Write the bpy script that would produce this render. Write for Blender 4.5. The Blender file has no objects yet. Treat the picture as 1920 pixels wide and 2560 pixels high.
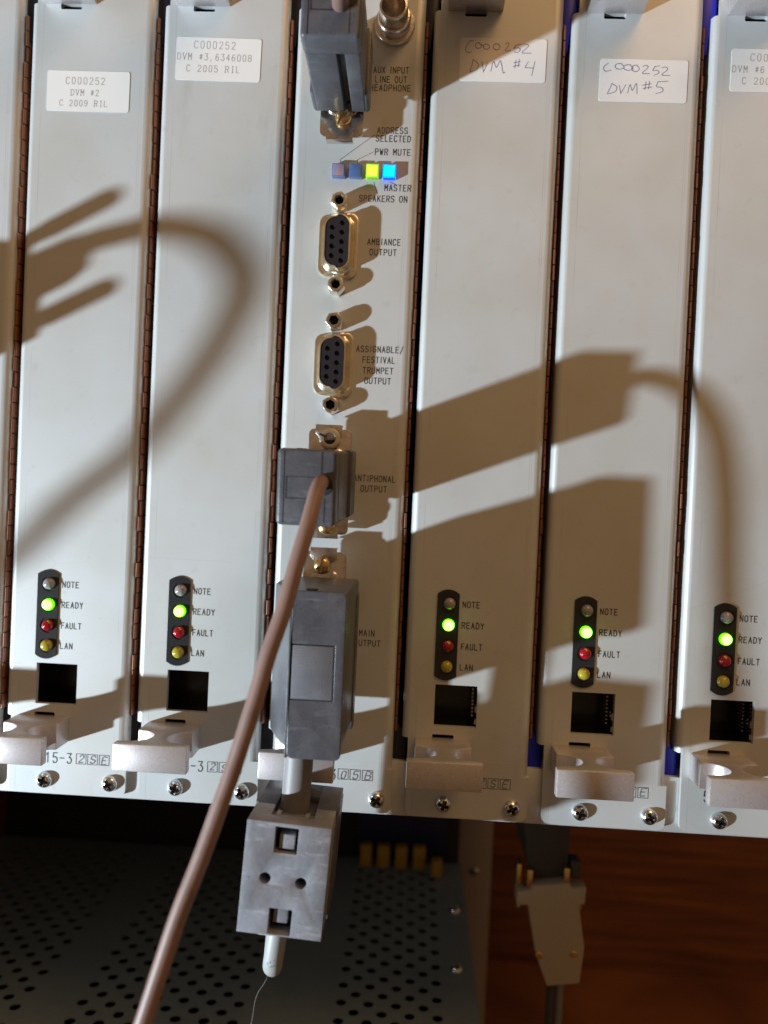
import bpy, math, random
from mathutils import Matrix, Vector
from mathutils.geometry import tessellate_polygon
random.seed(7)
S = 0.001                      # everything below is written in millimetres
SC = bpy.context.scene
COL = SC.collection
R = math.radians

# ------------------------------------------------------------------ camera, world, lamps, exposure
cam_d = bpy.data.cameras.new("camera"); cam = bpy.data.objects.new("camera", cam_d); COL.objects.link(cam)
CX = Vector((0.99808831, 0.04263025, 0.04474820)); CY = Vector((0.04531643, -0.01245714, -0.99889501)); CZ = Vector((-0.04202571, 0.99901325, -0.01436518))
m = Matrix((CX, -CY, -CZ)).transposed().to_4x4(); m.translation = Vector((11.9884, -229.7555, 3.4813)) * S
cam.matrix_world = m
cam_d.sensor_fit = 'VERTICAL'; cam_d.sensor_height = 36; cam_d.lens = 1904.63 / 2560 * 36
cam_d.clip_start = 0.01; cam_d.clip_end = 20
cam_d.dof.use_dof = True; cam_d.dof.focus_distance = 0.216; cam_d.dof.aperture_fstop = 8.5
SC.camera = cam
SC.view_settings.view_transform = 'Standard'; SC.view_settings.look = 'None'; SC.view_settings.exposure = 0.0; SC.view_settings.gamma = 1

w = bpy.data.worlds.new("World"); SC.world = w; w.use_nodes = True
wn = w.node_tree; bg = wn.nodes['Background']
tc = wn.nodes.new('ShaderNodeTexCoord'); sx = wn.nodes.new('ShaderNodeSeparateXYZ'); wr = wn.nodes.new('ShaderNodeValToRGB')
wn.links.new(tc.outputs['Generated'], sx.inputs[0])
mr = wn.nodes.new('ShaderNodeMapRange'); mr.inputs[1].default_value = -1; mr.inputs[2].default_value = 1
wn.links.new(sx.outputs[2], mr.inputs[0]); wn.links.new(mr.outputs[0], wr.inputs[0]); wn.links.new(wr.outputs[0], bg.inputs[0])
e = wr.color_ramp.elements
e[0].position = 0.25; e[0].color = (0.17, 0.105, 0.06, 1); e[1].position = 0.8; e[1].color = (0.42, 0.255, 0.13, 1)
bg.inputs[1].default_value = 0.60

def lamp(name, kind, loc, energy, color, size, target=None):
    d = bpy.data.lights.new(name, kind); o = bpy.data.objects.new(name, d); COL.objects.link(o)
    o.location = Vector(loc) * S; d.energy = energy; d.color = color
    if kind == 'POINT': d.shadow_soft_size = size * S
    else: d.size = size * S
    if target is not None: o.rotation_euler = (Vector(target) * S - o.location).to_track_quat('-Z', 'Y').to_euler()
    return o
lamp("work_light", 'POINT', (-1000, -540, -410), 116, (0.77, 0.90, 1.0), 18)
lamp("ceiling_lamp", 'AREA', (260, -330, 600), 1.6, (1.0, 0.55, 0.22), 300, (0, 0, 20))

# ------------------------------------------------------------------ mesh helpers
class MB:
    def __init__(s): s.v = []; s.f = []; s.m = []
    def add(s, vs, fs, mi=0):
        b = len(s.v); s.v += [tuple(v) for v in vs]; s.f += [tuple(b + i for i in f) for f in fs]; s.m += [mi] * len(fs); return s
    def box(s, x0, x1, y0, y1, z0, z1, mi=0):
        v = [(x, y, z) for x in (x0, x1) for y in (y0, y1) for z in (z0, z1)]
        return s.add(v, [(0, 1, 3, 2), (4, 6, 7, 5), (0, 4, 5, 1), (2, 3, 7, 6), (0, 2, 6, 4), (1, 5, 7, 3)], mi)
    def prism(s, poly, a, b, axis='y', holes=(), mi=0):
        """poly: list of 2-D points; axis y -> (x,z) section; z -> (x,y); x -> (y,z)"""
        def P(p, t): return {'y': (p[0], t, p[1]), 'z': (p[0], p[1], t), 'x': (t, p[0], p[1])}[axis]
        loops = [list(poly)] + [list(h) for h in holes]
        flat = [p for l in loops for p in l]
        tris = tessellate_polygon([[Vector((p[0], p[1], 0)) for p in l] for l in loops])
        n = len(flat); vs = [P(p, a) for p in flat] + [P(p, b) for p in flat]; fs = []
        if len(loops) == 1 and len(poly) <= 8:
            fs += [tuple(range(n)), tuple(n + i for i in reversed(range(n)))]
        else:
            for t in tris: fs.append(tuple(t)); fs.append(tuple(n + i for i in reversed(t)))
        o = 0
        for l in loops:
            k = len(l)
            for i in range(k):
                j = (i + 1) % k; fs.append((o + i, o + j, n + o + j, n + o + i))
            o += k
        return s.add(vs, fs, mi)
    def loft(s, loops, mi=0, cap0=True, cap1=True):
        n = len(loops[0]); vs = [p for l in loops for p in l]; fs = []
        for k in range(len(loops) - 1):
            for i in range(n):
                j = (i + 1) % n; fs.append((k * n + i, k * n + j, (k + 1) * n + j, (k + 1) * n + i))
        if cap0: fs.append(tuple(reversed(range(n))))
        if cap1: fs.append(tuple((len(loops) - 1) * n + i for i in range(n)))
        return s.add(vs, fs, mi)
    def lathe(s, prof, c, n=24, axis='y', mi=0, cap0=False, cap1=True, rot=0, sides=None):
        L = []
        n = sides or n
        for r, h in prof:
            l = []
            for i in range(n):
                a = 2 * math.pi * i / n + rot
                u, v = r * math.cos(a), r * math.sin(a)
                l.append({'y': (c[0] + u, c[1] + h, c[2] + v), 'z': (c[0] + u, c[1] + v, c[2] + h), 'x': (c[0] + h, c[1] + u, c[2] + v)}[axis])
            L.append(l)
        return s.loft(L, mi, cap0, cap1)
    def tube(s, pts, r, n=16, mi=0, sub=6):
        P = catmull(pts, sub) if sub > 1 else [Vector(p) for p in pts]
        L = []; up = Vector((0.13, 0.05, 1)); prev = None
        for i, p in enumerate(P):
            d = (P[min(i + 1, len(P) - 1)] - P[max(i - 1, 0)]).normalized()
            u = (prev - d * prev.dot(d)).normalized() if prev else d.cross(Vector((0, 1, 0.2))).normalized()
            prev = u; v = d.cross(u); rr = r(i / (len(P) - 1)) if callable(r) else r
            L.append([tuple(p + (u * math.cos(a) + v * math.sin(a)) * rr) for a in [2 * math.pi * k / n for k in range(n)]])
        return s.loft(L, mi)
    def build(s, name, mats, parent=None, bev=0, ang=35, seg=2, loc=None, rot=None, flat=False):
        me = bpy.data.meshes.new(name); me.from_pydata([(a * S, b * S, c * S) for a, b, c in s.v], [], s.f)
        if not isinstance(mats, (list, tuple)): mats = [mats]
        for mt in mats: me.materials.append(mt)
        me.polygons.foreach_set('material_index', s.m)
        import bmesh
        bm = bmesh.new(); bm.from_mesh(me); bmesh.ops.remove_doubles(bm, verts=bm.verts, dist=1e-7)
        (None if flat else bmesh.ops.recalc_face_normals(bm, faces=bm.faces))
        if bev:
            bmesh.ops.dissolve_limit(bm, angle_limit=R(1), verts=bm.verts, edges=bm.edges)
            es = [ed for ed in bm.edges if len(ed.link_faces) == 2 and ed.calc_face_angle(0) > R(30)]
            bmesh.ops.bevel(bm, geom=es, offset=bev * S, segments=seg, profile=0.5, affect='EDGES', clamp_overlap=True)
        bm.to_mesh(me); bm.free()
        me.polygons.foreach_set('use_smooth', [not flat] * len(me.polygons)); me.set_sharp_from_angle(angle=R(ang)); me.update()
        o = bpy.data.objects.new(name, me); COL.objects.link(o)
        if parent: o.parent = parent
        if loc: o.location = Vector(loc) * S
        if rot: o.rotation_euler = [R(a) for a in rot]
        return o

def catmull(pts, n):
    P = [Vector(p) for p in pts]; P = [P[0] * 2 - P[1]] + P + [P[-1] * 2 - P[-2]]; out = []
    for i in range(1, len(P) - 2):
        for k in range(n):
            t = k / n; a, b, c, d = P[i - 1], P[i], P[i + 1], P[i + 2]
            out.append(0.5 * ((2 * b) + (c - a) * t + (2 * a - 5 * b + 4 * c - d) * t * t + (3 * b - a - 3 * c + d) * t ** 3))
    out.append(P[-2]); return out
def rrect(x0, x1, z0, z1, r, n=5):
    out = []
    for cx, cz, a0 in ((x1 - r, z0 + r, -90), (x1 - r, z1 - r, 0), (x0 + r, z1 - r, 90), (x0 + r, z0 + r, 180)):
        for k in range(n + 1):
            a = R(a0 + 90 * k / n); out.append((cx + r * math.cos(a), cz + r * math.sin(a)))
    return out
def circ(cx, cz, r, n=20): return [(cx + r * math.cos(2 * math.pi * k / n), cz + r * math.sin(2 * math.pi * k / n)) for k in range(n)]

def thing(name, label, cat, loc=(0, 0, 0), rot=None, group=None):
    o = bpy.data.objects.new(name, None); COL.objects.link(o); o.location = Vector(loc) * S
    if rot: o.rotation_euler = [R(a) for a in rot]
    o.empty_display_size = 0.01; o['label'] = label; o['category'] = cat
    if group: o['group'] = group
    return o
def copy_tree(o, parent=None):
    c = o.copy(); COL.objects.link(c)
    if parent: c.parent = parent
    for ch in list(o.children): copy_tree(ch, c)
    return c

# ------------------------------------------------------------------ materials
def mat(name, base, rough=0.5, metal=0.0, coat=0.0, noise=None, bump=None, spec=0.5, trans=0, emis=None, es=0, sheen=0, ior=1.5):
    mt = bpy.data.materials.new(name); mt.use_nodes = True; nt = mt.node_tree; b = nt.nodes['Principled BSDF']
    b.inputs['Base Color'].default_value = (*base, 1); b.inputs['Roughness'].default_value = rough; b.inputs['Metallic'].default_value = metal
    b.inputs['Coat Weight'].default_value = coat; b.inputs['Specular IOR Level'].default_value = spec; b.inputs['Transmission Weight'].default_value = trans
    b.inputs['IOR'].default_value = ior
    if emis: b.inputs['Emission Color'].default_value = (*emis, 1); b.inputs['Emission Strength'].default_value = es
    if sheen: b.inputs['Sheen Weight'].default_value = sheen; b.inputs['Sheen Roughness'].default_value = .4
    tcn = nt.nodes.new('ShaderNodeTexCoord'); oi = nt.nodes.new('ShaderNodeObjectInfo')
    ad = nt.nodes.new('ShaderNodeVectorMath'); ad.operation = 'ADD'
    mu = nt.nodes.new('ShaderNodeMath'); mu.operation = 'MULTIPLY'; mu.inputs[1].default_value = 7.0
    nt.links.new(oi.outputs['Random'], mu.inputs[0]); nt.links.new(tcn.outputs['Object'], ad.inputs[0]); nt.links.new(mu.outputs[0], ad.inputs[1])
    vec = ad.outputs[0]; mt['_'] = 0
    if noise:            # list of (scale, detail, lo, hi, color, amount, stretch)
        col = None
        for (sc, det, lo, hi, c2, amt, st) in noise:
            mp = nt.nodes.new('ShaderNodeMapping'); mp.inputs['Scale'].default_value = st; nt.links.new(vec, mp.inputs[0])
            nz = nt.nodes.new('ShaderNodeTexNoise'); nz.inputs['Scale'].default_value = sc; nz.inputs['Detail'].default_value = det; nz.inputs['Roughness'].default_value = .6
            nt.links.new(mp.outputs[0], nz.inputs['Vector'])
            rg = nt.nodes.new('ShaderNodeMapRange'); rg.inputs[1].default_value = lo; rg.inputs[2].default_value = hi; rg.inputs[4].default_value = amt
            nt.links.new(nz.outputs[0], rg.inputs[0])
            mx = nt.nodes.new('ShaderNodeMix'); mx.data_type = 'RGBA'; nt.links.new(rg.outputs[0], mx.inputs[0])
            if col is None: mx.inputs[6].default_value = (*base, 1)
            else: nt.links.new(col, mx.inputs[6])
            mx.inputs[7].default_value = (*c2, 1); col = mx.outputs[2]
        nt.links.new(col, b.inputs['Base Color'])
    if bump:             # (scale, strength, stretch)
        mp = nt.nodes.new('ShaderNodeMapping'); mp.inputs['Scale'].default_value = bump[2]; nt.links.new(vec, mp.inputs[0])
        nz = nt.nodes.new('ShaderNodeTexNoise'); nz.inputs['Scale'].default_value = bump[0]; nz.inputs['Detail'].default_value = 3; nt.links.new(mp.outputs[0], nz.inputs['Vector'])
        bp = nt.nodes.new('ShaderNodeBump'); bp.inputs['Strength'].default_value = bump[1]; bp.inputs['Distance'].default_value = 0.0001
        nt.links.new(nz.outputs[0], bp.inputs['Height']); nt.links.new(bp.outputs[0], b.inputs['Normal'])
    del mt['_']
    return mt
I3 = (1, 1, 1)
M_panel = mat('satin_panel_metal', (0.56, 0.585, 0.59), 0.47, 0.28, noise=[
    (22, 3, .42, .68, (0.50, 0.50, 0.47), .75, I3), (260, 6, .60, .78, (0.40, 0.40, 0.37), .35, I3), (60, 8, .66, .74, (0.36, 0.35, 0.31), .35, (1, 1, .2))],
    bump=(2600, .10, (1, 1, 1)))
def add_lines(mt):       # faint scribed lines running down the panel, and the odd hair scratch
    nt = mt.node_tree; b = nt.nodes['Principled BSDF']; src = b.inputs['Base Color'].links[0].from_socket
    t = nt.nodes.new('ShaderNodeTexCoord'); s = nt.nodes.new('ShaderNodeSeparateXYZ'); nt.links.new(t.outputs['Object'], s.inputs[0])
    tot = None
    for x0, wd in ((0.0043, 0.00007), (-0.0262, 0.00006), (0.0049, 0.00005)):
        c = nt.nodes.new('ShaderNodeMath'); c.operation = 'COMPARE'; c.inputs[1].default_value = x0; c.inputs[2].default_value = wd; nt.links.new(s.outputs[0], c.inputs[0])
        if tot is None: tot = c.outputs[0]
        else:
            a = nt.nodes.new('ShaderNodeMath'); a.operation = 'MAXIMUM'; nt.links.new(tot, a.inputs[0]); nt.links.new(c.outputs[0], a.inputs[1]); tot = a.outputs[0]
    nz = nt.nodes.new('ShaderNodeTexNoise'); nz.inputs['Scale'].default_value = 45; nt.links.new(t.outputs['Object'], nz.inputs[0])
    rg = nt.nodes.new('ShaderNodeMapRange'); rg.inputs[1].default_value = .4; rg.inputs[2].default_value = .65; rg.inputs[4].default_value = .55; nt.links.new(nz.outputs[0], rg.inputs[0])
    mu = nt.nodes.new('ShaderNodeMath'); mu.operation = 'MULTIPLY'; nt.links.new(tot, mu.inputs[0]); nt.links.new(rg.outputs[0], mu.inputs[1])
    # hair scratches
    vo = nt.nodes.new('ShaderNodeTexVoronoi'); vo.feature = 'DISTANCE_TO_EDGE'; vo.inputs['Scale'].default_value = 38
    nw = nt.nodes.new('ShaderNodeTexNoise'); nw.inputs['Scale'].default_value = 16; nt.links.new(t.outputs['Object'], nw.inputs[0])
    oi = nt.nodes.new('ShaderNodeObjectInfo'); va = nt.nodes.new('ShaderNodeVectorMath'); va.operation = 'ADD'
    nt.links.new(t.outputs['Object'], va.inputs[0]); nt.links.new(oi.outputs['Random'], va.inputs[1]); nt.links.new(va.outputs[0], vo.inputs['Vector'])
    c = nt.nodes.new('ShaderNodeMath'); c.operation = 'LESS_THAN'; c.inputs[1].default_value = .0022; nt.links.new(vo.outputs[0], c.inputs[0])
    g = nt.nodes.new('ShaderNodeMath'); g.operation = 'GREATER_THAN'; g.inputs[1].default_value = .62; nt.links.new(nw.outputs[0], g.inputs[0])
    m2 = nt.nodes.new('ShaderNodeMath'); m2.operation = 'MULTIPLY'; nt.links.new(c.outputs[0], m2.inputs[0]); nt.links.new(g.outputs[0], m2.inputs[1])
    m3 = nt.nodes.new('ShaderNodeMath'); m3.operation = 'MULTIPLY'; m3.inputs[1].default_value = .14; nt.links.new(m2.outputs[0], m3.inputs[0])
    mxx = nt.nodes.new('ShaderNodeMath'); mxx.operation = 'MAXIMUM'; nt.links.new(mu.outputs[0], mxx.inputs[0]); nt.links.new(m3.outputs[0], mxx.inputs[1])
    mx = nt.nodes.new('ShaderNodeMix'); mx.data_type = 'RGBA'; nt.links.new(mxx.outputs[0], mx.inputs[0]); nt.links.new(src, mx.inputs[6]); mx.inputs[7].default_value = (.22, .21, .19, 1)
    nt.links.new(mx.outputs[2], b.inputs['Base Color'])
add_lines(M_panel)
M_rail = mat('rail_aluminium', (0.60, 0.61, 0.61), 0.42, 0.35, noise=[(90, 5, .5, .75, (.42, .41, .39), .5, I3)], bump=(1500, .12, I3))
M_handle = mat('blasted_aluminium', (0.60, 0.555, 0.555), 0.40, 0.6, noise=[(3000, 2, .58, .72, (.90, .87, .88), .6, I3), (1200, 3, .55, .75, (.42, .38, .375), .5, I3)], bump=(3200, .5, I3))
M_ink = mat('panel_ink', (0.018, 0.018, 0.018), 0.6)
M_gink = mat('faded_label_ink', (0.30, 0.28, 0.28), 0.7)
M_pen = mat('pen_ink', (0.16, 0.17, 0.32), 0.6)
M_pencil = mat('marker_strokes', (0.14, 0.14, 0.16), 0.5)
M_label = mat('label_paper', (0.72, 0.715, 0.70), 0.55, noise=[(70, 4, .5, .8, (.64, .63, .61), .5, I3)])
M_black = mat('black_plastic', (0.018, 0.019, 0.022), 0.28, noise=[(500, 4, .6, .75, (.05, .05, .05), .5, I3)])
M_port = mat('glossy_black_port', (0.004, 0.0045, 0.006), 0.22)
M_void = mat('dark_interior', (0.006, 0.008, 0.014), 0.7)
M_copper = mat('beryllium_copper', (0.24, 0.095, 0.055), 0.45, 0.4, noise=[(400, 3, .5, .8, (.14, .05, .03), .7, I3)])
M_blue = mat('blue_plastic', (0.004, 0.010, 0.48), 0.38)
M_recess = mat('screw_recess_shade', (0.10, 0.10, 0.10), 0.45, 0.8)  # darker steel paints shade into the cross recess of the screw
M_navy = mat('navy_black_plastic', (0.004, 0.006, 0.016), 0.35)
M_zinc = mat('zinc_plated_steel', (0.72, 0.74, 0.75), 0.2, 1.0, noise=[(300, 3, .5, .8, (.5, .5, .47), .6, I3)], bump=(900, .25, I3))
M_gold = mat('yellow_chromate_steel', (0.88, 0.80, 0.62), 0.3, 1.0, noise=[(260, 3, .45, .75, (.62, .60, .56), .8, I3)], bump=(700, .25, I3))
M_tin = mat('tinned_steel', (0.74, 0.68, 0.62), 0.24, 1.0, noise=[(420, 4, .45, .7, (.50, .42, .36), .8, I3)], bump=(1100, .7, I3))
M_hood = mat('grey_hood_plastic', (0.078, 0.079, 0.091), 0.36, noise=[(150, 8, .46, .66, (.125, .126, .14), .55, (1, 1, .7)), (420, 6, .58, .72, (.24, .24, .26), .35, (.25, 1, 1.4)), (45, 5, .5, .7, (.045, .046, .056), .6, I3), (1500, 3, .60, .72, (.02, .02, .025), .5, I3)], bump=(1800, .5, I3))
M_hood2 = mat('dusty_hood_plastic', (0.19, 0.195, 0.22), 0.45, noise=[(130, 8, .40, .62, (.29, .297, .33), .8, (1, 1, .8)), (55, 5, .52, .66, (.12, .123, .14), .5, (1.6, 1, .7)), (420, 5, .56, .70, (.38, .385, .41), .6, (.35, 1, 1.5)), (900, 4, .60, .72, (.07, .07, .08), .5, (1, 1, 1))], bump=(900, .5, I3))
M_print3 = mat('fingerprinted_plate', (0.13, 0.133, 0.148), 0.42, noise=[(75, 5, .44, .66, (.185, .187, .205), .8, I3), (40, 3, .5, .7, (.08, .082, .095), .6, I3)])
def add_swirl(mt):
    nt = mt.node_tree; b = nt.nodes['Principled BSDF']; src = b.inputs['Base Color'].links[0].from_socket
    t = nt.nodes.new('ShaderNodeTexCoord'); mp = nt.nodes.new('ShaderNodeMapping'); mp.inputs['Location'].default_value = (.0005, 0, .012); mp.inputs['Scale'].default_value = (1, 0, .8); nt.links.new(t.outputs['Object'], mp.inputs[0])
    wv = nt.nodes.new('ShaderNodeTexWave'); wv.wave_type = 'RINGS'; wv.rings_direction = 'SPHERICAL'; wv.inputs['Scale'].default_value = 560; wv.inputs['Distortion'].default_value = 9; wv.inputs['Detail Scale'].default_value = .6; nt.links.new(mp.outputs[0], wv.inputs[0])
    rg = nt.nodes.new('ShaderNodeMapRange'); rg.inputs[1].default_value = .45; rg.inputs[2].default_value = 1; rg.inputs[4].default_value = .16; nt.links.new(wv.outputs['Fac'], rg.inputs[0])
    mx = nt.nodes.new('ShaderNodeMix'); mx.data_type = 'RGBA'; nt.links.new(rg.outputs[0], mx.inputs[0]); nt.links.new(src, mx.inputs[6]); mx.inputs[7].default_value = (.30, .30, .32, 1); nt.links.new(mx.outputs[2], b.inputs['Base Color'])
add_swirl(M_print3)
M_seam = mat('seam_shadow_plastic', (0.01, 0.01, 0.012), 0.6)
M_brown = mat('brown_cable_jacket', (0.23, 0.145, 0.120), 0.46, noise=[(90, 4, .5, .75, (.16, .098, .083), .7, I3), (160, 6, .60, .72, (.06, .04, .035), .45, (1, 1, .35))], bump=(500, .15, I3))
M_gcab = mat('grey_cable_jacket', (0.23, 0.22, 0.215), 0.5, noise=[(120, 4, .5, .75, (.18, .17, .165), .6, I3)], bump=(900, .2, I3))
M_wcab = mat('white_cable_jacket', (0.37, 0.375, 0.37), 0.5)
M_insert = mat('socket_insert', (0.018, 0.017, 0.021), 0.3, bump=(1500, .2, I3))
M_hole = mat('pin_hole', (0.002, 0.002, 0.003), 0.5)
M_chassis = mat('dark_chassis_paint', (0.19, 0.23, 0.235), 0.5, bump=(700, .2, I3), noise=[(60, 4, .5, .8, (.145, .175, .18), .6, I3)])
M_post = mat('painted_post', (0.40, 0.34, 0.29), 0.6)
M_yel = mat('yellow_plastic', (0.38, 0.22, 0.02), 0.5)
M_beige = mat('beige_hood_plastic', (0.52, 0.45, 0.33), 0.5)
M_dgrey = mat('dark_grey_plastic', (0.06, 0.06, 0.06), 0.5)
M_brass = mat('brass', (0.80, 0.58, 0.28), 0.25, 1.0)
def wood(name, c1, c2):
    mt = bpy.data.materials.new(name); mt.use_nodes = True; nt = mt.node_tree; b = nt.nodes['Principled BSDF']
    t = nt.nodes.new('ShaderNodeTexCoord'); mp = nt.nodes.new('ShaderNodeMapping'); mp.inputs['Scale'].default_value = (5, 5, 120); nt.links.new(t.outputs['Object'], mp.inputs[0])
    nz = nt.nodes.new('ShaderNodeTexNoise'); nz.inputs['Scale'].default_value = 2.2; nz.inputs['Detail'].default_value = 7; nz.inputs['Distortion'].default_value = .6; nt.links.new(mp.outputs[0], nz.inputs[0])
    rp = nt.nodes.new('ShaderNodeValToRGB'); rp.color_ramp.elements[0].position = .35; rp.color_ramp.elements[1].position = .68
    rp.color_ramp.elements[0].color = (*c1, 1); rp.color_ramp.elements[1].color = (*c2, 1)
    nt.links.new(nz.outputs[0], rp.inputs[0]); nt.links.new(rp.outputs[0], b.inputs['Base Color']); b.inputs['Roughness'].default_value = .5
    return mt
M_wood = wood('red_brown_wood', (0.085, 0.026, 0.009), (0.21, 0.070, 0.024))
M_print = mat('blue_cable_print', (0.10, 0.14, 0.30), .6)
def led_mat(name, base, edge=None, core=None, es=0, rad=0.00135, trans=.0):
    mt = mat(name, base, 0.12, 0, coat=.6, trans=trans)
    if core:
        nt = mt.node_tree; b = nt.nodes['Principled BSDF']; t = nt.nodes.new('ShaderNodeTexCoord'); mp = nt.nodes.new('ShaderNodeMapping'); mp.inputs['Scale'].default_value = (1, 0, 1)
        ln = nt.nodes.new('ShaderNodeVectorMath'); ln.operation = 'LENGTH'; nt.links.new(t.outputs['Object'], mp.inputs[0]); nt.links.new(mp.outputs[0], ln.inputs[0])
        rg = nt.nodes.new('ShaderNodeMapRange'); rg.inputs[1].default_value = rad * .92; rg.inputs[2].default_value = rad * 1.22; nt.links.new(ln.outputs['Value'], rg.inputs[0])
        mx = nt.nodes.new('ShaderNodeMix'); mx.data_type = 'RGBA'; mx.inputs[6].default_value = (*core, 1); mx.inputs[7].default_value = (*edge, 1)
        nt.links.new(rg.outputs[0], mx.inputs[0]); nt.links.new(mx.outputs[2], b.inputs['Emission Color']); b.inputs['Emission Strength'].default_value = es
    return mt
M_led_clear = led_mat('clear_led', (0.42, 0.40, 0.42), trans=.35)
M_led_green = led_mat('lit_green_led', (0.1, .5, .05), (0.30, 3.6, .0), (4.5, 12, .62), 1.0)
M_led_red = led_mat('red_led', (0.30, 0.004, 0.012))
M_led_yel = led_mat('yellow_led', (0.40, 0.33, 0.03))
M_sq_dim1 = mat('unlit_square_led', (0.18, 0.22, 0.42), .18, coat=.5, noise=[(700, 2, .5, .6, (.40, .22, .20), .8, (1, 1, .3))])
M_sq_dim2 = mat('unlit_blue_led', (0.07, 0.13, 0.30), .18, coat=.5)
M_sq_grn = mat('lit_square_led', (0.35, .6, .05), .2, emis=(0.68, 1.0, 0.05), es=1.05)
M_sq_grn2 = mat('lit_square_led_side', (0.1, .35, .02), .2, emis=(0.14, 0.42, 0.0), es=.55)
M_sq_cyn = mat('lit_cyan_led', (0.0, .5, .8), .2, emis=(0.0, 0.72, 1.1), es=1.0)
M_sq_cyn2 = mat('lit_cyan_led_side', (0.0, .05, .6), .2, emis=(0.0, 0.06, 1.0), es=.7)

# ------------------------------------------------------------------ stroke lettering (flat ink ribbons on the surface)
G = {'A': [[(0, 0), (2, 6), (4, 0)], [(.7, 2), (3.3, 2)]], 'B': [[(0, 0), (0, 6), (2.8, 6), (3.7, 5.3), (3.7, 4), (2.8, 3.2), (0, 3.2)], [(2.8, 3.2), (4, 2.4), (4, .9), (3, 0), (0, 0)]],
 'C': [[(4, 5), (3, 6), (1, 6), (0, 4.8), (0, 1.2), (1, 0), (3, 0), (4, 1)]], 'D': [[(0, 0), (0, 6), (2.4, 6), (4, 4.6), (4, 1.4), (2.4, 0), (0, 0)]],
 'E': [[(3.8, 6), (0, 6), (0, 0), (3.8, 0)], [(0, 3.1), (3, 3.1)]], 'F': [[(3.8, 6), (0, 6), (0, 0)], [(0, 3.1), (3, 3.1)]],
 'G': [[(4, 5), (3, 6), (1, 6), (0, 4.8), (0, 1.2), (1, 0), (3, 0), (4, 1.2), (4, 2.8), (2.4, 2.8)]], 'H': [[(0, 0), (0, 6)], [(4, 0), (4, 6)], [(0, 3), (4, 3)]],
 'I': [[(1, 0), (1, 6)]], 'K': [[(0, 0), (0, 6)], [(4, 6), (0, 2.4)], [(1.4, 3.6), (4, 0)]], 'L': [[(0, 6), (0, 0), (3.6, 0)]], 'M': [[(0, 0), (0, 6), (2, 2.4), (4, 6), (4, 0)]],
 'N': [[(0, 0), (0, 6), (4, 0), (4, 6)]], 'O': [[(1, 0), (0, 1.2), (0, 4.8), (1, 6), (3, 6), (4, 4.8), (4, 1.2), (3, 0), (1, 0)]],
 'P': [[(0, 0), (0, 6), (3, 6), (4, 5.2), (4, 3.7), (3, 2.9), (0, 2.9)]], 'R': [[(0, 0), (0, 6), (3, 6), (4, 5.2), (4, 3.8), (3, 3), (0, 3)], [(2, 3), (4, 0)]],
 'S': [[(4, 5.1), (3, 6), (1, 6), (0, 5.1), (0, 4), (1, 3.2), (3, 2.8), (4, 2), (4, .9), (3, 0), (1, 0), (0, .9)]], 'T': [[(0, 6), (4, 6)], [(2, 6), (2, 0)]],
 'U': [[(0, 6), (0, 1.2), (1, 0), (3, 0), (4, 1.2), (4, 6)]], 'V': [[(0, 6), (2, 0), (4, 6)]], 'W': [[(0, 6), (1, 0), (2, 4), (3, 0), (4, 6)]], 'X': [[(0, 0), (4, 6)], [(0, 6), (4, 0)]],
 'Y': [[(0, 6), (2, 3), (4, 6)], [(2, 3), (2, 0)]], '/': [[(0, -.8), (3.6, 6.4)]], '-': [[(.2, 3), (3.8, 3)]], '#': [[(1.2, .6), (1.8, 5.4)], [(2.6, .6), (3.2, 5.4)], [(.4, 2.1), (3.8, 2.1)], [(.5, 3.9), (3.9, 3.9)]],
 ',': [[(1.4, .6), (.9, -1)]], '0': [[(1, 0), (.2, 1.4), (.2, 4.6), (1, 6), (3, 6), (3.8, 4.6), (3.8, 1.4), (3, 0), (1, 0)]], '1': [[(.8, 4.8), (2, 6), (2, 0)]],
 '2': [[(.2, 4.8), (1, 6), (3, 6), (3.8, 5), (3.8, 4), (.2, 0), (4, 0)]], '3': [[(.2, 6), (3.8, 6), (2, 3.6), (3.2, 3.4), (4, 2.4), (4, 1.1), (3, 0), (1, 0), (.2, .9)]],
 '4': [[(3, 0), (3, 6), (0, 1.8), (4, 1.8)]], '5': [[(3.8, 6), (.5, 6), (.3, 3.3), (2.6, 3.6), (4, 2.5), (4, 1.1), (3, 0), (1, 0), (.2, .9)]],
 '6': [[(3.6, 5.4), (2.4, 6), (1, 5.4), (.2, 3), (.2, 1.2), (1.1, 0), (3, 0), (3.9, 1.2), (3.8, 2.6), (2.8, 3.4), (1, 3.2), (.2, 2)]],
 '8': [[(1, 3.2), (.3, 4), (.3, 5.2), (1, 6), (3, 6), (3.7, 5.2), (3.7, 4), (3, 3.2), (1, 3.2), (.1, 2.2), (.1, .9), (1, 0), (3, 0), (3.9, .9), (3.9, 2.2), (3, 3.2)]],
 '9': [[(.4, .6), (1.6, 0), (3, .6), (3.8, 3), (3.8, 4.8), (2.9, 6), (1, 6), (.1, 4.8), (.2, 3.4), (1.2, 2.6), (3, 2.8), (3.8, 4)]]}
GW = 0.80
def strokes(mb, polys, y, wd, mi=0):
    h = wd / 2
    for pl in polys:
        for (x0, z0), (x1, z1) in zip(pl, pl[1:]):
            dx, dz = x1 - x0, z1 - z0; l = math.hypot(dx, dz) or 1e-6; ux, uz = dx / l * h, dz / l * h
            a = (x0 - ux - uz, y, z0 - uz + ux); b = (x1 + ux - uz, y, z1 + uz + ux); c = (x1 + ux + uz, y, z1 + uz - ux); d = (x0 - ux + uz, y, z0 - uz - ux)
            mb.add([a, b, c, d], [(0, 3, 2, 1)], mi); y -= 0.0006
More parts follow.
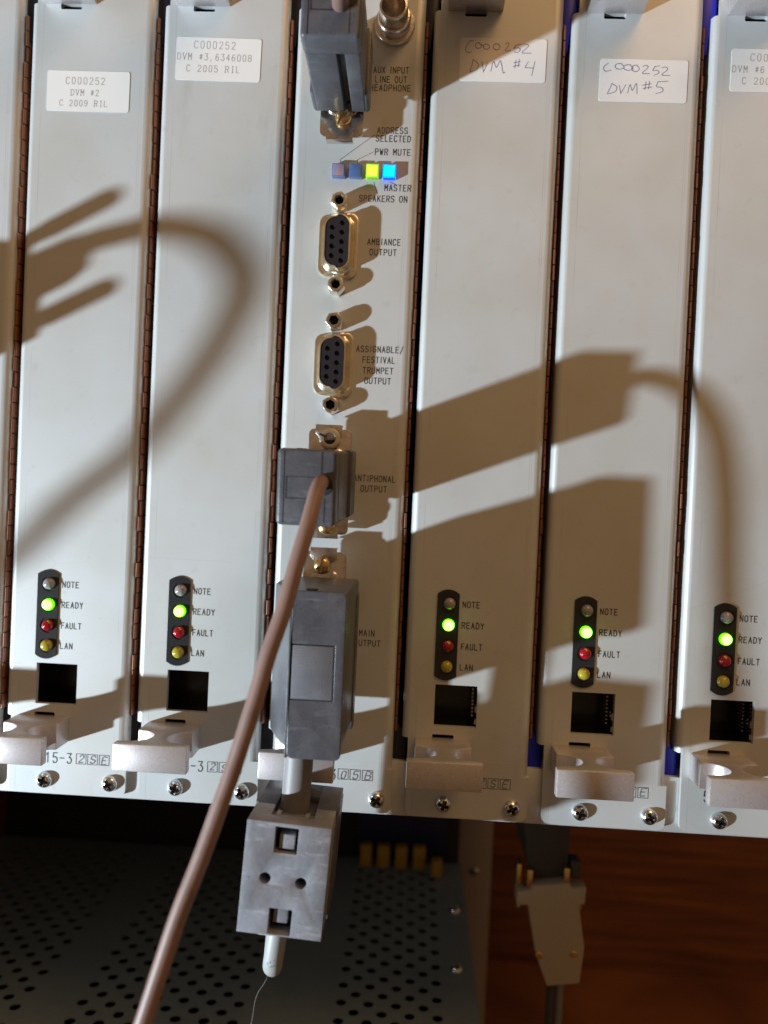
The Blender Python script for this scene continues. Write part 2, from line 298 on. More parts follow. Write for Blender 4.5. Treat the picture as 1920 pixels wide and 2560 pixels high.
def text(mb, s, x0, x1, ztop, h, wd=.23, y=-.05, mono=False, hand=False, mi=0, serif=False):
    sp = 5.4 if not mono else 5.6; xs = []; x = 0
    for ch in s:
        xs.append(x); x += (3.6 if (ch == 'I' and not mono) else sp) if ch != ' ' else (sp if mono else 4.6)
    tot = x - (sp - 4); k = (x1 - x0) / tot; kz = h / 6
    for ch, cx in zip(s, xs):
        if ch == ' ': continue
        off = 0; jz = 0; js = 1
        if mono and ch == 'I': off = 1
        gl = [list(p) for p in G[ch]]
        if serif and ch == 'I': gl += [[(0, 6), (2, 6)], [(0, 0), (2, 0)]]
        if serif and ch in 'DRMV': gl += [[(-.5, 6), (.8, 6)]] + ([[(-.5, 0), (.8, 0)]] if ch != 'V' else [])
        if hand:
            gl = [[tuple(v)[:2] for v in catmull([(a, b, 0) for a, b in p], 4)] if ch in '0C2569SDBE34' else p for p in gl]; jz = random.uniform(-.5, .5); js = random.uniform(.9, 1.1)
            gl = [[(a * js * .92 + b * .22 + random.uniform(-.08, .08), b * js + jz) for a, b in p] for p in gl]
        strokes(mb, [[(x0 + (cx + a * GW + off + .3) * k, ztop - h + b * kz) for a, b in p] for p in gl], y, wd, mi)
    return mb

# ------------------------------------------------------------------ rack module
P = 40.967
def screw_mesh():
    mb = MB(); n = 30; r = 2.55; H = 2.1; V = []; F = []
    def hgt(x, z, rr):
        d = H * math.sqrt(max(0, 1 - (rr / r) ** 2.6)) if rr < r else 0
        def arm(a, b): return max(0, min(1, (.50 - abs(a)) / .12)) * max(0, min(1, (1.6 - abs(b)) / .3))
        c = max(arm(x, z), arm(z, x)); core = max(0, 1 - math.hypot(x, z) / 1.0)
        return d - 1.5 * max(c, core * .9)
    V.append((0, -hgt(0, 0, 0), 0)); rings = 22; seg = 48
    for i in range(1, rings + 1):
        rr = r * i / rings
        for k in range(seg):
            a = 2 * math.pi * k / seg; x, z = rr * math.cos(a), rr * math.sin(a); V.append((x, -hgt(x, z, rr), z))
    for k in range(seg): F.append((0, 1 + k, 1 + (k + 1) % seg))
    for i in range(rings - 1):
        for k in range(seg):
            a = 1 + i * seg + k; b = 1 + i * seg + (k + 1) % seg; F.append((a, a + seg, b + seg, b))
    mb.add(V, F)
    for i, f in enumerate(F):
        cx = sum(V[k][0] for k in f) / len(f); cz = sum(V[k][2] for k in f) / len(f)
        if (abs(cx) < .42 and abs(cz) < 1.45) or (abs(cz) < .42 and abs(cx) < 1.45): mb.m[i] = 1
    return mb
SCREW = None
def add_screw(parent, x, y, z, rot, name='panel_screw', mt=None, sc=1):
    global SCREW
    if SCREW is None:
        o = screw_mesh().build(name, [M_zinc, M_recess], None, ang=40); SCREW = o.data
    else: o = bpy.data.objects.new(name, SCREW); COL.objects.link(o)
    o.name = name; o.parent = parent; o.location = Vector((x, y, z)) * S; o.rotation_euler = (0, R(rot), 0); o.scale = (sc,) * 3
    return o
def handle_mb(sign=1):
    xc = -18.0; poly = [(xc - 8.2, 0), (xc - 8.2, -8.3)]
    for k in range(1, 12):
        a = R(-90 + 180 * k / 12 + 180); 
        t = math.pi * k / 12; poly.append((xc - 8.2 + 6.3 * math.sin(t), -8.3 - 5.15 + 5.15 * math.cos(t)))
    poly += [(xc - 8.2, -18.6), (xc - 10.5, -18.9), (xc - 10.5, -21.8), (xc + 10.5, -21.8), (xc + 10.5, -18.9), (xc + 8.2, -18.6)]
    for k in range(11, 0, -1):
        t = math.pi * k / 12; poly.append((xc + 8.2 - 6.3 * math.sin(t), -8.3 - 5.15 + 5.15 * math.cos(t)))
    poly += [(xc + 8.2, -8.3), (xc + 8.2, 0)]
    mb = MB(); z0, z1 = (-75.0, -67.3) if sign > 0 else (150.4, 158.1)
    return mb.prism(poly, z0, z1, 'z')
def panel_mb(port=True):
    mb = MB()
    xl, xr = -28.3, 5.7
    out = [(xl + 2.2, -91.2)] + [(8.4 - 2.2 + 2.2 * math.sin(R(a)), -91.2 + 2.2 - 2.2 * math.cos(R(a))) for a in (0, 30, 60, 90)]
    out += [(8.4, -77.8), (xr, -77.8), (xr, 160.8), (8.4, 160.8), (8.4, 174.2), (xl, 174.2)]
    out += [(xl, -89.0), (xl + .3, -90.1), (xl + 1.1, -90.9)]
    holes = []
    if port: holes.append([(-20.8, -51.05), (-8.0, -51.05), (-8.0, -63.65), (-20.8, -63.65)])
    holes.append(rrect(-21.1, -14.6, -67.5, -66.2, .4, 2)); holes.append(rrect(-21.1, -14.6, 148.9, 150.6, .4, 2))
    mb.prism(out, 0, 1.6, 'y', holes)
    def bend(cx, sgn, z0, z1):
        q_ = 2.5 if sgn > 0 else 1.9
        o = [(cx + sgn * q_ * math.sin(R(a)), 2.2 - 2.2 * math.cos(R(a))) for a in range(0, 91, 15)]
        i = [(cx + sgn * (q_ - 1.3) * math.sin(R(a)), 2.2 - .9 * math.cos(R(a))) for a in range(90, -1, -15)]
        mb.prism(o + [(cx + sgn * q_, 13), (cx + sgn * (q_ - 1.3), 13)] + i, z0, z1, 'z')
    bend(xl, -1, -67.6, 150.6); bend(xr, 1, -77.8, 160.8)
    # relief notch left by the fold at the four corners
    return mb
def led_dome():
    return MB().lathe([(1.82, 0.3), (1.8, -.5), (1.68, -1.1), (1.3, -1.65), (.7, -1.95), (.05, -2.05)], (0, 0, 0), 24)
LED_Z = [-26.5, -32.9, -39.3, -45.5]
def build_module(label):
    t = thing('rack_module', label, 'rack module', group='blank faced rack modules with four indicator lamps')
    panel_mb().build('front_panel', M_panel, t, ang=50)
    # lamp bar
    x0, x1 = -21.3, -14.7; top = [(-18 + 3.3 * math.cos(R(a)), -23.5 + 1.3 * (1 - math.cos(R(a)) ** 2)) for a in range(0, 181, 15)]
    bot = [(-18 + 3.3 * math.cos(R(a)), -48.4 - 1.3 * (1 - math.cos(R(a)) ** 2)) for a in range(180, 361, 15)]
    bar = MB().prism(top + bot, -.4, 0.5, 'y', [circ(-17.7, z, 2.35, 20) for z in LED_Z]); bar.prism(top + bot, -.12, .4, 'y')
    b = bar.build('lamp_bar', M_black, t, bev=0)
    dome = led_dome().build('lamp', M_led_clear, b, ang=60); dm = dome.data
    for i, (z, mt, lb) in enumerate(zip(LED_Z, (M_led_clear, M_led_green, M_led_red, M_led_yel), ('unlit clear lamp', 'glowing green lamp', 'unlit red lamp', 'unlit yellow lamp'))):
        if i == 0: o = dome
        else: o = bpy.data.objects.new('lamp', dm.copy()); COL.objects.link(o); o.data.materials[0] = mt; o.parent = b
        o.location = Vector((-17.6 + random.uniform(-.12, .12), 0, z)) * S; o['label'] = lb
    # network port: black box behind the cut-out, with contact springs on one side
    pt = MB(); pt.box(-21.2, -20.9, .6, 13, -64, -50.7).box(-7.9, -7.6, .6, 13, -64, -50.7).box(-21.2, -7.6, .6, 13, -50.95, -50.6).box(-21.2, -7.6, .6, 13, -64.1, -63.75).box(-21.2, -7.6, 12.7, 13, -64, -50.7)
    pj = pt.build('network_port', M_port, t)
    for k in range(8):
        MB().box(-9.2, -8.7, 5.4 + .1 * (k % 2), 9, -61.6 + k * 1.15, -61.2 + k * 1.15).build('contact_spring', M_gold, pj)
    MB().prism([(-8.0, -57.5), (-8.35, -57.3), (-8.4, -59.4), (-8.0, -59.6)], 1.7, 4, 'y').prism([(-8.0, -61.5), (-8.4, -61.4), (-8.5, -62.9), (-8.0, -63.1)], 1.7, 4, 'y').build('latch_spring', M_zinc, pj)
    handle_mb().build('pull_handle', M_handle, t, bev=.35); handle_mb(-1).build('pull_handle', M_handle, t, bev=.35)
    add_screw(t, -16.8, 0, -87.1, 18); add_screw(t, 3.7, 0, -87.1, -25)
    for s, a, b2, z in (('NOTE', -13.7, -8.5, -25.7), ('READY', -13.7, -7.0, -32.0), ('FAULT', -13.6, -7.3, -38.4), ('LAN', -13.7, -9.8, -44.65)): text(MB(), s, a, b2, z, 1.72, .24).build('lettering', M_ink, t)
    text(MB(), '5', -21.7, -19.7, -78.6, 3.1, .33).build('lettering', M_ink, t); text(MB(), '-15-3', -19.2, -8.6, -78.7, 3.0, .3).build('lettering', M_ink, t)
    for x in (-7.25, -3.65, .0):
        b0 = MB(); strokes(b0, [[(x, -78.6), (x + 3.05, -78.6), (x + 3.05, -81.7), (x, -81.7), (x, -78.6)]], -.05, .16); b0.build('printed_box', M_ink, t)
    return t
def sticker(parent, x0, x1, z0, z1, tilt, lines, hand=False):
    o = MB().prism(rrect(0, x1 - x0, z0 - z1, 0, .7, 4), -.16, 0, 'y').build('sticker', M_label, parent, loc=(x0, -.002, z1), rot=(0, tilt, 0))
    if hand:
        for grp in lines:
            hb = MB()
            for st in grp: strokes(hb, [[(v[0], v[1]) for v in catmull([(a, b, 0) for a, b in st], 5)] if len(st) > 3 else st], -.19, .2)
            hb.build('sticker_writing', M_pen, o)
        return o
    for s, a, b, zt, h in lines: text(MB(), s, a, b, zt, h, .19 if hand else .17, y=-.19, mono=not hand, hand=hand, serif=not hand).build('sticker_writing', M_pen if hand else M_gink, o)
    return o
def serial(parent, chars):
    for x, ch in zip((-7.25, -3.65, .0), chars): text(MB(), ch, x + .6, x + 2.4, -79.0, 2.2, .26, y=-.08, hand=True).build('serial_writing', M_pencil, parent)
def gasket(parent):
    g = MB().box(8.22, 8.5, 2.2, 9, -66.6, 148.2).build('shielding_gasket', M_copper, parent)
    fm = None; z = -66.2; k = 0; pitch = 4.76
    while z < 147:
        if fm is None:
            prof = [(8.4, 9.0), (8.35, 2.4), (8.42, 1.6), (8.65, 1.3), (8.95, 1.3), (9.2, 1.7), (9.25, 2.4), (9.2, 9.0)]
            o = MB().prism(prof, 0, pitch - .38, 'z').build('gasket_finger', M_copper, g, ang=60); fm = o.data
        else: o = bpy.data.objects.new('gasket_finger', fm); COL.objects.link(o); o.parent = g
        o.location = Vector((random.uniform(-.05, .05), random.uniform(-.12, .12), z)) * S; o.rotation_euler = (0, 0, R(random.uniform(-1.5, 1.5))); z += pitch; k += 1
    return g

base = build_module('')
LAB = {0: 'rack module beyond the left edge, holding the plug whose looping cable throws its shadow', 1: 'rack module cut off by the left edge of the photo, its handle end showing',
       2: 'grey rack module whose typed sticker ends C 2009 RIL, second from the left', 3: 'grey rack module with typed sticker reading DVM #3, left of the socket panel',
       5: 'rack module with handwritten sticker DVM #4, mostly in brown shadow', 6: 'rack module with handwritten sticker DVM #5, crossed by two plug shadows',
       7: 'rightmost rack module with typed sticker DVM #6, cut by the right edge'}
mods = {}
for mnum in (2, 0, 1, 3, 5, 6, 7):
    t = base if mnum == 2 else copy_tree(base); t.location = Vector(((mnum - 4) * P, 0, 0)) * S; t['label'] = LAB[mnum]; mods[mnum] = t
sticker(mods[2], -24.4, 1.2, 118.1, 130.3, .3, [('C000252', 5.8, 18.0, -2.0, 2.0), ('DVM #2', 7.5, 16.2, -5.7, 1.75), ('C 2009 RIL', 4.1, 19.0, -8.9, 1.75)])
sticker(mods[3], -25.8, .1, 128.3, 141.2, .8, [('C000252', 5.4, 18.1, -1.2, 2.1), ('DVM #3,6346008', .4, 23.2, -4.9, 1.9), ('C 2005 RIL', 3.4, 19.8, -8.4, 1.9)])
sticker(mods[7], -24.4, 1.6, 128.5, 140.9, .5, [('C000252', 5.4, 18.1, -1.5, 2.0), ('DVM #6', .4, 9.6, -5.1, 1.8), ('C 2005 RIL', 3.4, 19.8, -8.4, 1.9)])
sticker(mods[5], -22.1, 3.5, 129.8, 142.6, .4, ([[(3.83, -0.94), (2.83, -1.1), (1.77, -2.84), (1.67, -3.84), (2.42, -4.48), (3.41, -4.23)], [(5.73, -1.81), (6.08, -2.1), (6.19, -2.51), (6.02, -2.9), (5.63, -3.14), (5.14, -3.14), (4.72, -2.91), (4.49, -2.5), (4.53, -2.05), (4.83, -1.69), (5.29, -1.54), (5.76, -1.64)], [(6.23, -1.95), (6.71, -2.4)], [(8.21, -2.09), (8.58, -2.36), (8.69, -2.74), (8.51, -3.1), (8.09, -3.32), (7.57, -3.33), (7.12, -3.11), (6.87, -2.73), (6.92, -2.31), (7.25, -1.98), (7.74, -1.84), (8.24, -1.93)], [(11.25, -1.91), (11.65, -2.24), (11.78, -2.7), (11.58, -3.13), (11.12, -3.4), (10.56, -3.41), (10.06, -3.14), (9.79, -2.69), (9.84, -2.2), (10.2, -1.8), (10.73, -1.64), (11.28, -1.75)], [(13.45, -1.61), (14.15, -1.31), (14.32, -2.02), (13.4, -3.61), (14.97, -3.58)], [(16.46, -1.98), (15.93, -2.85), (17.21, -2.68), (17.8, -3.24), (17.13, -4.02), (16.21, -3.98)], [(16.46, -1.98), (18.01, -1.61)], [(18.72, -1.51), (19.72, -1.63), (20.18, -2.19), (18.41, -4.08), (20.98, -4.17)]], [[(4.09, -6.5), (3.66, -8.51), (3.25, -10.17)], [(4.09, -6.5), (5.58, -7.76), (5.36, -9.27), (3.4, -10.23)], [(6.69, -7.02), (7.27, -10.15), (8.42, -7.27)], [(9.4, -9.82), (10.12, -6.95), (11.06, -8.64), (12.11, -6.62), (13.07, -10.03), (13.55, -10.02)], [(16.13, -7.11), (18.05, -6.73)], [(15.98, -8.17), (17.93, -7.76)], [(16.75, -6.3), (16.49, -8.62)], [(17.73, -6.0), (17.47, -8.28)], [(20.39, -6.74), (19.47, -8.47), (21.96, -8.56)], [(22.32, -6.65), (21.58, -10.76)]]), True)
sticker(mods[6], -21.5, 4.1, 124.7, 137.2, .3, ([[(2.29, -1.4), (1.11, -2.41), (1.08, -3.29), (1.82, -3.76), (3.27, -3.4)], [(6.2, -1.69), (6.73, -1.98), (6.88, -2.39), (6.62, -2.79), (6.02, -3.04), (5.28, -3.04), (4.64, -2.8), (4.31, -2.39), (4.38, -1.93), (4.84, -1.56), (5.54, -1.4), (6.25, -1.49)], [(8.84, -1.96), (9.39, -2.25), (9.55, -2.67), (9.27, -3.06), (8.65, -3.31), (7.88, -3.31), (7.21, -3.08), (6.85, -2.66), (6.93, -2.2), (7.42, -1.84), (8.15, -1.67), (8.89, -1.77)], [(10.79, -2.06), (11.24, -2.4), (11.38, -2.87), (11.16, -3.31), (10.66, -3.59), (10.03, -3.59), (9.48, -3.32), (9.19, -2.86), (9.25, -2.34), (9.64, -1.94), (10.23, -1.76), (10.83, -1.87)], [(12.44, -2.07), (13.4, -1.73), (13.92, -2.37), (12.38, -4.03), (14.49, -4.15)], [(16.0, -2.0), (15.41, -3.15), (16.77, -3.12), (17.13, -3.86), (15.8, -4.61)], [(16.0, -2.0), (17.41, -1.78)], [(17.95, -2.29), (19.23, -2.1), (19.6, -2.9), (18.06, -4.4), (20.39, -4.51)]], [[(3.68, -7.35), (3.08, -8.91), (2.47, -10.34)], [(3.68, -7.35), (5.08, -8.25), (4.72, -9.68), (2.6, -10.4)], [(5.85, -7.8), (6.4, -10.13), (7.8, -7.51)], [(8.41, -9.96), (8.97, -7.49), (9.72, -9.2), (10.79, -7.14), (11.11, -10.03)], [(12.59, -7.59), (15.07, -7.11)], [(12.88, -8.51), (15.42, -8.02)], [(13.58, -6.59), (13.38, -8.81)], [(14.61, -6.44), (14.41, -8.6)], [(17.12, -6.45), (16.7, -7.81), (18.24, -8.15), (18.54, -9.25), (16.62, -9.91)], [(17.12, -6.45), (19.92, -6.21)]]), True)
for mn, s in ((2, '2SE'), (3, '2S4'), (5, '2SE'), (6, '2SE')): serial(mods[mn], s)

# ------------------------------------------------------------------ socket module (fourth)
sm = thing('socket_module', 'socket panel in the middle of the rack with two open nine hole sockets and plugs', 'rack module')
panel_mb(False).build('front_panel', M_panel, sm, ang=50)
handle_mb().build('pull_handle', M_handle, sm, bev=.35)
add_screw(sm, -36.7 + P - 21, 0, -87.1, 5); add_screw(sm, 3.9, 0, -87.1, 35)
for s, a, b, z in (('AUX INPUT', -6.7, 3.9, 133.4), ('LINE OUT', -6.1, 3.4, 130.6), ('HEADPHONE', -7.6, 4.7, 128.1), ('ADDRESS', -4.8, 4.35, 115.45), ('SELECTED', -5.1, 5.35, 113.0),
                   ('PWR MUTE', -5.2, 5.5, 109.0), ('MASTER', -1.9, 6.1, 98.35), ('SPEAKERS ON', -9.35, 5.1, 95.0), ('AMBIANCE', -6.3, 3.7, 82.1), ('OUTPUT', -5.5, 2.6, 79.0),
                   ('ASSIGNABLE/', -8.2, 6.0, 49.9), ('FESTIVAL', -6.15, 3.6, 46.7), ('TRUMPET', -6.0, 3.2, 43.5), ('OUTPUT', -5.35, 2.6, 40.4), ('ANTIPHONAL', -7.3, 5.4, 11.0),
                   ('OUTPUT', -5.05, 2.9, 7.9), ('MAIN', -3.55, 1.1, -35.8), ('OUTPUT', -4.9, 3.0, -38.85)): text(MB(), s, a, b, z, 1.75, .22).build('lettering', M_ink, sm)
for pl in ([(-5.45, 113.2), (-15.53, 105.55), (-15.49, 104.7)], [(-5.62, 108.14), (-10.34, 105.56), (-10.31, 104.78)], [(-5.25, 99.0), (-3.9, 95.6)], [(-.28, 99.2), (1.59, 98.4)]):
    b0 = MB(); strokes(b0, [pl], -.05, .12); b0.build('pointer_line', M_ink, sm)
text(MB(), '15-3', -17.0, -8.8, -78.7, 3.0, .3).build('lettering', M_ink, sm)
for x in (-8.1, -4.45, -.7):
    b0 = MB(); strokes(b0, [[(x, -78.4), (x + 3.1, -78.4), (x + 3.1, -81.5), (x, -81.5), (x, -78.4)]], -.05, .16); b0.build('printed_box', M_ink, sm)
for x, ch in zip((-8.1, -4.45, -.7), '05B'): text(MB(), ch, x + .6, x + 2.5, -78.8, 2.3, .26, y=-.08, hand=True).build('serial_writing', M_pencil, sm)
for x0, x1, mf, ms, lb in ((-17.7, -13.8, M_sq_dim1, M_sq_dim2, 'unlit pinkish blue square lamp'), (-12.6, -8.7, M_sq_dim2, M_sq_dim2, 'unlit slate blue square lamp'), (-7.5, -3.8, M_sq_grn, M_sq_grn2, 'glowing lime green square lamp'), (-2.5, 1.35, M_sq_cyn, M_sq_cyn2, 'glowing cyan square lamp')):
    q = MB().box(x0, x1, -2.0, .2, 99.7, 103.6, 1); q.box(x0 + .25, x1 - .25, -2.12, -1.95, 99.95, 103.35, 0)
    q.build('square_lamp', [mf, ms], sm, bev=.12)['label'] = lb
def dloop(xc, zc, hw, hh, y, r, skew, n=6):
    out = []
    for (sx_, sz_, a0) in ((1, -1, -90), (1, 1, 0), (-1, 1, 90), (-1, -1, 180)):
        H = hh - (skew if sx_ < 0 else 0); rr = min(r, hw * .98)
        for k in range(n + 1):
            a = R(a0 + 90 * k / n); out.append((xc + sx_ * (hw - rr) + rr * math.cos(a), y, zc + sz_ * (H - rr) + rr * math.sin(a)))
    return out
def socket(xc, zc, lb):
    s = MB().loft([dloop(xc, zc, 5.95, 9.9, .2, 2.6, .6), dloop(xc, zc, 5.85, 9.8, -.7, 2.6, .6), dloop(xc, zc, 5.3, 9.3, -.95, 2.5, .6), dloop(xc, zc, 4.6, 8.9, -.6, 2.5, .6), dloop(xc, zc, 4.15, 8.5, -.9, 2.6, .7),
                   dloop(xc, zc, 3.95, 8.25, -1.8, 3.2, .7), dloop(xc, zc, 3.9, 8.2, -4.75, 3.3, .7), dloop(xc, zc, 3.55, 7.85, -4.85, 3.1, .7), dloop(xc, zc, 3.5, 7.8, -4.0, 3.1, .7)], 0, True, False).build('socket', M_gold, sm, ang=50)
    s['label'] = lb
    out = [(a, c) for a, _, c in dloop(xc, zc, 3.45, 7.72, 0, 3.0, .7)]
    pins = [(xc + 1.45, zc + 5.5 - 2.77 * k) for k in range(5)] + [(xc - 1.42, zc + 4.1 - 2.77 * k) for k in range(4)]
    ins = MB().prism(out, -4.62, -3.9, 'y', [circ(a, b, .82, 12) for a, b in pins]).build('socket_insert', M_insert, s, bev=0)
    h0 = None
    for a, b in pins:
        if h0 is None: ho = MB().lathe([(.82, -4.62), (.62, -4.3), (.55, -3.6), (.02, -3.5)], (0, 0, 0), 12).build('pin_hole', M_hole, s); h0 = ho.data
        else: ho = bpy.data.objects.new('pin_hole', h0); COL.objects.link(ho); ho.parent = s
        ho.location = Vector((a, 0, b)) * S
def standoff(x, z, rot, mt):
    o = MB().lathe([(2.75, .1), (2.75, -4.1), (2.45, -4.5), (1.55, -4.5), (1.45, -4.3), (1.35, -3.4)], (x, 0, z), sides=6, rot=R(rot), cap1=False)
    o.lathe([(1.5, -4.45), (1.3, -1.0), (.01, -.9)], (x, 0, z), 16, mi=1)
    # round chamfer collar over the hexagon
    o.lathe([(2.36, -4.0), (2.34, -4.55), (2.1, -4.75), (1.5, -4.75), (1.4, -4.2)], (x, 0, z), 20, cap1=False)
    return o.build('hex_standoff', [mt, M_hole], sm, ang=35)
socket(-15.0, 79.5, 'upper open socket beside AMBIANCE OUTPUT'); socket(-14.9, 43.8, 'lower open socket beside ASSIGNABLE OUTPUT')
for z, r_, mt in ((91.8, 20, M_gold), (67.0, 45, M_gold), (56.3, 10, M_tin), (31.3, 32, M_tin)): standoff(-14.85, z, r_, mt)
jk = MB().lathe([(6.1, .1), (6.15, -.9), (5.9, -1.3), (4.95, -1.4), (4.9, -4.4), (4.6, -4.9), (4.2, -5.0), (4.2, -9.0), (4.0, -9.6), (3.45, -9.7), (3.35, -8.8), (3.3, -2), (.01, -1.9)], (-1.0, 0, 145.6), 40)
jk.build('headphone_jack', M_tin, sm, ang=40)

for mn in (1, 2, 3, 5, 6): gasket(mods[mn])
gasket(sm)

# ------------------------------------------------------------------ sub-rack
fr = thing('subrack_frame', 'grey metal subrack frame with the rail that every rack module is screwed to', 'subrack frame')
MB().box(-215, 150, 1.75, 10, -92.3, -75.5).build('bottom_rail', M_rail, fr, bev=.3)
MB().box(-215, 150, 1.75, 10, 159, 176).build('top_rail', M_rail, fr, bev=.3)
MB().box(-215, 150, 10.1, 205, -92.2, -90.7).build('light_block_plate', M_void, fr)  # unseen plate added to block light from the space below
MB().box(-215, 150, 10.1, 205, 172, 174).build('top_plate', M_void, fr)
MB().box(-215, 150, 60, 62, -90.5, 171.8).build('dark_back_sheet', M_void, fr)  # unseen black sheet added to block light and keep the gaps dark
for mn in range(1, 7):
    X = (mn - 4) * P
    g = MB().prism([(X + 8.35, -64.2), (X + 9.6, -64.6), (X + 11.6, -67.3), (X + 12.35, -68.4), (X + 12.35, -77.2), (X + 7.2, -77.8), (X + 7.2, -76.2), (X + 8.35, -75.9)], 3.4, 30, 'y')
    g.build('guide_clip', M_blue if mn >= 5 else M_navy, fr, bev=.15)
    g = MB().prism([(X + 8.35, 174), (X + 12.35, 174), (X + 12.35, 151.4), (X + 10.8, 149.2), (X + 9.9, 140), (X + 9.5, 140), (X + 8.35, 149)], 2.1, 30, 'y')
    g.build('guide_clip', M_blue if mn >= 5 else M_navy, fr, bev=.15)

# ------------------------------------------------------------------ plugs
def rib_poly(hw, hz, r, gx0=None, gx1=None, gd=0):
    p = rrect(-hw, hw, -hz, hz, r, 4)
    if gx0 is not None:      # groove cut into the lower edge
        out = []; done = False
        start = [q for q in p]
        for i, q in enumerate(start):
            out.append(q)
        out = [q for q in out]
        # rrect starts at (x1-r, z0): walk ends at (x0+r.., z0) so append the groove at the end
        out += [(gx0, -hz), (gx0 + .35, -hz + gd), (gx1 - .35, -hz + gd), (gx1, -hz)]
        return out
    return p
def slotted(t, x, z, y0, mt, rot, hollow=False):
    if hollow:
        o = MB().lathe([(3.1, y0 + .1), (3.1, y0 - .35), (2.5, y0 - .55), (1.75, y0 - .5), (1.6, y0 - .1)], (x, 0, z), 24, cap1=False); o.lathe([(1.75, y0 - .45), (1.5, y0 + .2), (.02, y0 + .2)], (x, 0, z), 16, mi=1)
        o.add([(x - 3.2, y0 - .6, z + 1.0), (x - 1.2, y0 - .6, z + .1), (x - 1.2, y0 - .6, z + .9), (x - 3.0, y0 - .6, z + 1.5)], [(0, 1, 2, 3)], 1)
        return o.build('screw_eyelet', [mt, M_hole], t, ang=40)
    o = MB(); r = 2.45; prof = [(-r, 0), (-r, -.9)] 
    # two half domes with a driver slot between them
    for sgn in (-1, 1):
        L = []
        for (rr, h) in ((r, 0), (r, -1.0), (r * .88, -1.6), (r * .6, -2.0), (.32, -2.15)):
            l = []
            for k in range(13):
                a = -math.pi / 2 + math.pi * k / 12; u = max(.34, rr * math.cos(a)); v = rr * math.sin(a); l.append((sgn * u, h, v))
            L.append(l)
        o.loft(L)
    o.lathe([(r * .96, 0), (r * .96, -.7)], (0, 0, 0), 20)
    return o.build('slotted_screw', mt, t, loc=(x, y0, z), rot=(0, rot, 0), ang=40)
def flange(t, hz, upper=None, lower=None, hx=6.35):
    f = MB().prism(rrect(-hx, hx, -hz, hz, 1.6, 4), -6.2, -5.5, 'y')
    f.loft([dloop(0, 0, 4.7, 9.9, -6.1, 2.6, .5), dloop(0, 0, 4.5, 9.7, -6.8, 2.6, .5), dloop(0, 0, 3.9, 9.2, -7.0, 2.6, .5)])
    fo = f.build('metal_flange', M_tin, t, bev=.15)
    for sg in (1, -1):
        tb = MB().prism([(-4.4, sg * (hz + 1.2)), (3.5, sg * (hz + 1.2)), (3.5, sg * (hz - 2.2)), (2.2, sg * (hz - 3.2)), (-2.3, sg * (hz - 3.6)), (-4.3, sg * (hz - 1.4))], -7.0, -6.5, 'y')
        tb.box(-4.4, 3.5, -6.6, -4.2, sg * (hz + .75) if sg > 0 else sg * (hz + 1.2), sg * (hz + 1.2) if sg > 0 else sg * (hz + .75))
        tb.build('bent_lug', M_tin, t, bev=.12)
    MB().loft([dloop(0, 0, 3.8, 8.1, -5.5, 2.4, .6), dloop(0, 0, 3.8, 8.1, -.3, 2.4, .6)]).build('plug_shell', M_gold, t)
    return fo
def small_plug(label, loc, pitch, yaw, cat='cable plug'):
    t = thing('cable_plug', label, cat, loc, group=None)
    flange(t, 15.5)
    hd = MB().prism(rib_poly(7.3, 9.45, .9, .9, 3.1, 3.2), -35.0, -8, 'y').build('hood', M_hood, t, bev=.25, rot=(pitch, 0, yaw))
    bs = MB().prism(rrect(5.5, 8.3, -9.2, 9.9, 1.2), -16.5, -7.2, 'y').prism(rrect(-8.3, -5.5, -9.2, 9.9, 1.2), -16.5, -7.2, 'y').build('hood_collar', M_hood, hd, bev=.5)
    MB().prism(rrect(-7.5, 7.5, -9.6, 9.6, 1.3, 4), -42, -34.6, 'y').build('hood_cap', M_hood, hd, bev=1.1, seg=4)
    for x0, x1, z0, z1 in ((-5.75, -5.5, -8.9, 8.9), (3.6, 4.0, 1.8, 8.8), (4.6, 4.8, -8.6, -2.4)):
        MB().box(x0, x1, -42.06, -41.2, z0, z1).build('seam', M_seam, hd)
    for x0, x1, z0, z1 in ((-5.0, 3.0, 2.55, 2.7), (-5.0, 3.0, -2.9, -2.65), (-5.1, -4.85, -2.9, 2.7)):
        MB().box(x0, x1, -42.06, -41.5, z0, z1).build('plate_edge', M_seam, hd)
    MB().box(-7.56, -7.0, -38.6, -38.35, -8.6, 8.6).box(7.3, 7.56, -37.4, -37.1, -8.4, 8.4).build('seam', M_seam, hd)
    MB().lathe([(2.5, -41.0), (2.5, -42.15), (2.0, -42.2)], (4.2, 0, .6), 20, cap1=True).build('cable_entry', M_seam, hd)
    return t, hd
ap, ahd = small_plug('short dark grey plug in the antiphonal output, brown cable leaving its face', (-14.2, 0, 8.45), 3.4, -1.8)
slotted(ap, 0, 12.6, -7.0, M_gold, 0, True); slotted(ap, .3, -13.2, -7.0, M_brass, -40)
o = MB().tube([(3.2, -36, -2.2)] + [(2.59, -41.0, -0.92), (2.05, -46.0, -3.21), (1.03, -51.5, -10.97), (-0.93, -55.5, -21.01), (-2.86, -58.0, -30.73), (-5.53, -60.0, -40.42), (-7.63, -61.5, -49.92), (-11.16, -63.5, -63.92), (-13.62, -65.0, -72.65), (-17.01, -67.0, -84.14), (-20.68, -69.0, -95.32), (-23.56, -71.0, -106.19), (-26.29, -73.0, -116.89), (-29.04, -75.0, -127.0)], 1.93, 20, sub=8)
o.build('brown_cable', M_brown, ap, ang=60)

tp, thd = small_plug('dark grey plug at the top of the socket panel, seen from below beside the jack', (-14.9, 0, 124.9), -1.6, .6)
slotted(tp, .6, -10.6, -7.0, M_brass, 35)
MB().tube([(2.6, -40, 0), (3.2, -50, 0), (3.0, -58, 8), (2.0, -60, 24), (-2, -60, 60)], 2.12, 16).build('brown_cable', M_brown, tp)

